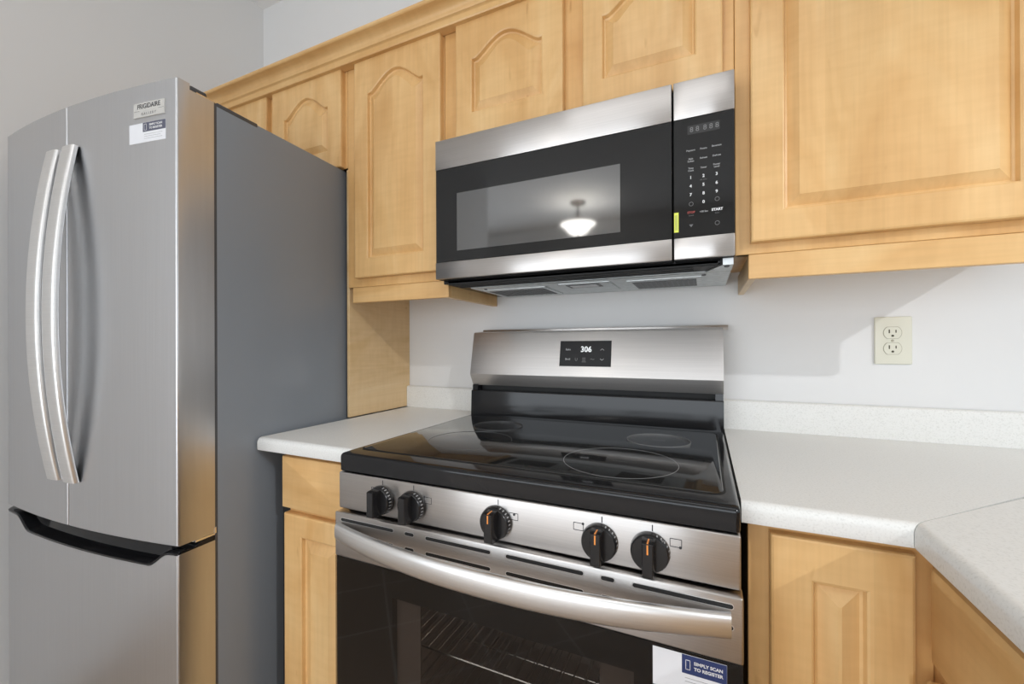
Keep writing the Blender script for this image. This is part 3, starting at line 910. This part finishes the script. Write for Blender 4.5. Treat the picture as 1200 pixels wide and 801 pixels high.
icon([[(0.3800, 0.0560), (0.3900, 0.0560)], [(0.3800, 0.0520), (0.3900, 0.0520)], [(0.3800, 0.0480), (0.3900, 0.0480)], [(0.3785, 0.0440), (0.3915, 0.0440)]], gp)
icon([[(0.4040, 0.0520), (0.4080, 0.0535), (0.4120, 0.0510), (0.4160, 0.0530)]], gp)

# ------------------------------------------------------------------ refrigerator (built in its own frame, turned a little)
FO, FR = (0.7111 + FS * (-0.3964 - 0.7111), -1.3434 + FS * (-0.6926 + 1.3434), 0.0), 0.0592
t = thing('refrigerator', 'stainless french door refrigerator with grey side, left of the counter', 'refrigerator', FO, FR)
FW, DD, BOW = 0.790, 0.0890, 0.0245
ZFT, ZFB = 1.7690, 0.6875
def front(a):
    s = (a + FW / 2) / (FW / 2)
    b_ = -DD - BOW * (1 - s * s)
    return b_
hull = MB()
hull.box(-FW + 0.004, 0.0, 0.0, 0.585, 0.025, 1.7558, 0.0035, 2)
body = hull.build('cabinet_body', M['grey_paint'], t, local=True)
b = MB(); b.box(-0.040, 0.0006, 0.002, 0.113, 1.7470, 1.7580, 0.002, 2); b.build('top_edge_trim', M['dark_trim'], body, local=True)
b = MB(); b.box(-FW + 0.006, -0.0005, -0.0040, 0.003, 0.04, 1.7545); b.build('door_gasket', M['dark_trim'], body, local=True)
b = MB(); b.box(-FW + 0.03, -0.03, -0.02, 0.01, 0.006, 0.062); b.build('toe_grille', M['dark_trim'], body, local=True)
for x in (-FW + 0.06, -0.06):
    for y in (0.04, 0.54): MB().lathe([(0.018, 0.0), (0.018, 0.015), (0.010, 0.02), (0.010, 0.03)], lambda a, c, h: (x + a, y + c, h), 16).build('foot', M['black'], body, local=True)

def door_cols(a0, a1, rl, rr, n=26):
    """columns across a door: (a, front b), corners rounded by rl (left) and rr (right)"""
    C = []
    for k_ in range(6):
        g_ = k_ / 6 * math.pi / 2
        a = a0 + rl * (1 - math.cos(g_)); C.append((a, front(a0 + rl) + rl * (1 - math.sin(g_))))
    for k_ in range(n + 1):
        a = a0 + rl + (a1 - rr - a0 - rl) * k_ / n; C.append((a, front(a)))
    for k_ in range(1, 7):
        g_ = math.pi / 2 - k_ / 6 * math.pi / 2
        a = a1 - rr * (1 - math.cos(g_)); C.append((a, front(a1 - rr) + rr * (1 - math.sin(g_))))
    return C
SEAM = -0.3965
def fridge_door(a0, a1, rl, rr):
    secs = []
    for a, bf in door_cols(a0, a1, rl, rr):
        e = 0.002
        secs.append([(a, -0.0045, ZFB), (a, -0.0045, ZFT - 0.0145), (a, -0.0605, ZFT - 0.0145), (a, -0.0605, ZFT), (a, bf + e, ZFT),
                     (a, bf, ZFT - e), (a, bf, ZFB + e), (a, bf + e, ZFB)])
    m_ = MB(); m_.loft(secs)
    return m_.build('door', M['steel_fridge'], t, local=True, ang=30)
dl = fridge_door(-FW, SEAM - 0.0018, 0.034, 0.003)
dr_ = fridge_door(SEAM + 0.0018, 0.0, 0.003, 0.0045)
MB().box(SEAM - 0.02, SEAM + 0.02, -0.09, -0.05, ZFB + 0.01, ZFT - 0.002).build('centre_gasket', M['dark_trim'], dl, local=True)
def fhandle(a, door_):
    secs = []; N_ = 44
    z0, z1 = 0.806, 1.656
    for i in range(N_ + 1):
        s = -1 + 2 * i / N_
        z = (z0 + z1) / 2 + (z1 - z0) / 2 * s
        bow_ = 1 - abs(s) ** 2.0
        b_ = front(a) - 0.0075 - 0.038 * bow_
        hw = 0.0265 + 0.001 * bow_; th = 0.0085
        sec = []
        for k_ in range(20):
            g_ = 2 * math.pi * k_ / 20
            ca, sa = math.cos(g_), math.sin(g_)
            sec.append((a + hw * math.copysign(abs(ca) ** 0.6, ca), b_ + th * math.copysign(abs(sa) ** 0.6, sa), z))
        secs.append(sec)
    m_ = MB(); m_.loft(secs)
    return m_.build('handle', M['steel_handle'], door_, local=True, ang=50)
fhandle(-0.4395, dl); fhandle(-0.3630, dr_)
# hinge cover on the right door
b = MB(); b.box(-0.040, -0.001, -0.0595, -0.0190, ZFT - 0.0140, ZFT - 0.0010, 0.005, 3, m=M['dark_trim'])
b.box(-0.03, -0.0015, -0.045, 0.03, ZFT - 0.0145, ZFT - 0.0110, m=M['chrome'])
b.build('hinge_cover', M['dark_trim'], dr_, local=True)
# badge and sticker, following the door face
def FT(a, z): return lambda u, w, d: (a + u, front(a + u) - 0.0004 - d, z + w)
def patch(mb, a0, a1, z0, z1, d, m, n=8):
    vs = []; fs = []
    for k_ in range(n + 1):
        a = a0 + (a1 - a0) * k_ / n
        f_ = front(a)
        vs += [(a, f_ - d, z0), (a, f_ - d, z1), (a, f_ + 0.0005, z1), (a, f_ + 0.0005, z0)]
    for k_ in range(n):
        p, q = 4 * k_, 4 * k_ + 4
        for s in range(4):
            s2 = (s + 1) % 4
            fs.append((p + s, p + s2, q + s2, q + s))
    fs.append((0, 1, 2, 3)); fs.append(tuple(4 * n + k_ for k_ in range(4))[::-1])
    mb.raw(vs, fs, m)
b = MB(); patch(b, -0.131, -0.033, 1.6890, 1.7230, 0.0022, M['badge'])
b.box(-0.129, -0.035, 0, 0.0003, 0, 0.0006, m=M['dark_trim'], T=lambda x, y, z: (x, front(x) - 0.0024 + y, 1.7035 + z))
b.text('FRIGIDAIRE', 0.0155, lambda u, w, d: (-0.082 + u, front(-0.082 + u) - 0.0023 - d, 1.7135 + w), M['dark_print'], bold=0.0002, sx=0.93)
b.text('G A L L E R Y', 0.0085, lambda u, w, d: (-0.082 + u, front(-0.082 + u) - 0.0023 - d, 1.6958 + w), M['grey_print'], sx=0.95)
b.build('nameplate', M['badge'], dr_, local=True, smooth=False)
b = MB(); patch(b, -0.1485, -0.0320, 1.6300, 1.6760, 0.0004, M['sticker'])
patch(b, -0.1030, -0.0322, 1.6545, 1.6757, 0.0007, M['grey_navy'])
b.text('SIMPLY SCAN', 0.0068, lambda u, w, d: (-0.062 + u, front(-0.062 + u) - 0.0008 - d, 1.6690 + w), M['white_print'], bold=0.0002)
b.text('TO REGISTER', 0.0068, lambda u, w, d: (-0.062 + u, front(-0.062 + u) - 0.0008 - d, 1.6610 + w), M['white_print'], bold=0.0002)
for p, q, r_, s_ in ((-0.0985, -0.0978, 1.6575, 1.6725), (-0.0915, -0.0908, 1.6575, 1.6725), (-0.0985, -0.0908, 1.6575, 1.6582), (-0.0985, -0.0908, 1.6718, 1.6725)):
    b.box(p, q, 0, 0.0006, r_, s_, m=M['white_print'], T=lambda x, y, z: (x, front(x) - 0.0010 + y, z))
for i in range(3): b.box(-0.099, -0.042 - 0.006 * (i % 2), 0, 0.0003, 1.6480 - 0.005 * i, 1.6487 - 0.005 * i, m=M['mid_print'], T=lambda x, y, z: (x, front(x) - 0.0006 + y, z))
b.build('paper_sticker', M['sticker'], dr_, local=True, smooth=False)

# freezer drawer: its top edge dips to make the grip pocket
def dip(a):
    z_hi, z_lo = 0.6680, 0.6345
    def sm(x): x = max(0, min(1, x)); return x * x * (3 - 2 * x)
    l = sm((a + 0.700) / 0.085); r_ = sm((-0.028 - a) / 0.065)
    return z_hi - (z_hi - z_lo) * min(l, r_)
secs = []; lin_ = []
for a, bf in door_cols(-FW, 0.0, 0.034, 0.0045, 70):
    e = 0.002; zt = dip(a)
    secs.append([(a, -0.0045, 0.070), (a, -0.0045, zt), (a, bf + e, zt), (a, bf, zt - e), (a, bf, 0.072), (a, bf + e, 0.070)])
m_ = MB(); m_.loft(secs)
fz = m_.build('freezer_drawer', M['steel_fridge'], t, local=True, ang=30)
for a, bf in door_cols(-FW + 0.001, -0.0005, 0.034, 0.0045, 70):
    zt = dip(a)
    lin_.append([(a, bf - 0.0008, zt - 0.0005), (a, bf - 0.0012, zt + 0.0035), (a, bf + 0.004, zt + 0.0060), (a, min(bf + 0.020, -0.012), zt + 0.0055),
                 (a, min(bf + 0.030, -0.010), zt + 0.0010 + 0.008 * (0.6680 - zt) / 0.034), (a, min(bf + 0.050, -0.008), 0.6790), (a, -0.005, 0.6800), (a, -0.005, zt - 0.0005)])
m_ = MB(); m_.loft(lin_)
gp_ = m_.build('grip_recess', M['black_gloss'], fz, local=True, ang=40)
b = MB(); b.box(-0.06, -0.001, -0.05, -0.003, 0.6800, 0.6868, 0.001, 1); b.box(-0.03, 0.0008, -0.007, -0.001, 0.684, 0.700, 0.001, 1)
b.build('middle_hinge', M['chrome'], body, local=True)

# ------------------------------------------------------------------ semi-flush lamp (seen mirrored in the microwave door)
LX, LY = -0.575, -4.0
t = thing('ceiling_lamp', 'bronze ceiling lamp with white glass bowl, mirrored in the microwave door', 'lamp', (LX, LY, CEIL))
LTF = lambda a, c, h: (LX + a, LY + c, h)
MB().lathe([(0.0, CEIL - 0.001), (0.085, CEIL - 0.001), (0.088, CEIL - 0.012), (0.060, CEIL - 0.030), (0.02, CEIL - 0.038), (0.0, CEIL - 0.040)], LTF, 40).build('canopy', M['bronze'], t)
MB().lathe([(0.0, 2.37), (0.012, 2.372), (0.012, 2.40), (0.008, 2.41), (0.008, 2.56), (0.018, 2.58), (0.020, 2.62), (0.010, 2.66), (0.010, CEIL - 0.035)], LTF, 20).build('stem', M['bronze'], t)
for k_ in range(3):
    a = R(120 * k_ + 20)
    pts = [(0.012, 2.60), (0.05, 2.57), (0.09, 2.53), (0.13, 2.515), (0.17, 2.525), (0.180, 2.545), (0.17, 2.556)]
    MB().tube([(LX + r_ * math.cos(a), LY + r_ * math.sin(a), z) for r_, z in pts], 0.006, 8).build('arm', M['bronze'], t)
MB().lathe([(0.012, 2.388), (0.06, 2.392), (0.10, 2.415), (0.135, 2.455), (0.165, 2.490), (0.195, 2.508), (0.195, 2.512), (0.16, 2.497), (0.13, 2.462), (0.095, 2.422), (0.055, 2.40), (0.012, 2.396)], LTF, 48, cap=False).build('glass_bowl', M['lampglass'], t)
MB().lathe([(0.0, 2.355), (0.012, 2.362), (0.016, 2.375), (0.012, 2.388)], LTF, 20).build('finial', M['bronze'], t)
bl = bpy.data.lights.new('lamp_bulb', 'POINT'); bl.energy = 30; bl.color = WARM; bl.shadow_soft_size = 0.03
bo = bpy.data.objects.new('lamp_bulb', bl); bo.location = (LX + 0.05, LY + 0.03, 2.455); COL.objects.link(bo)
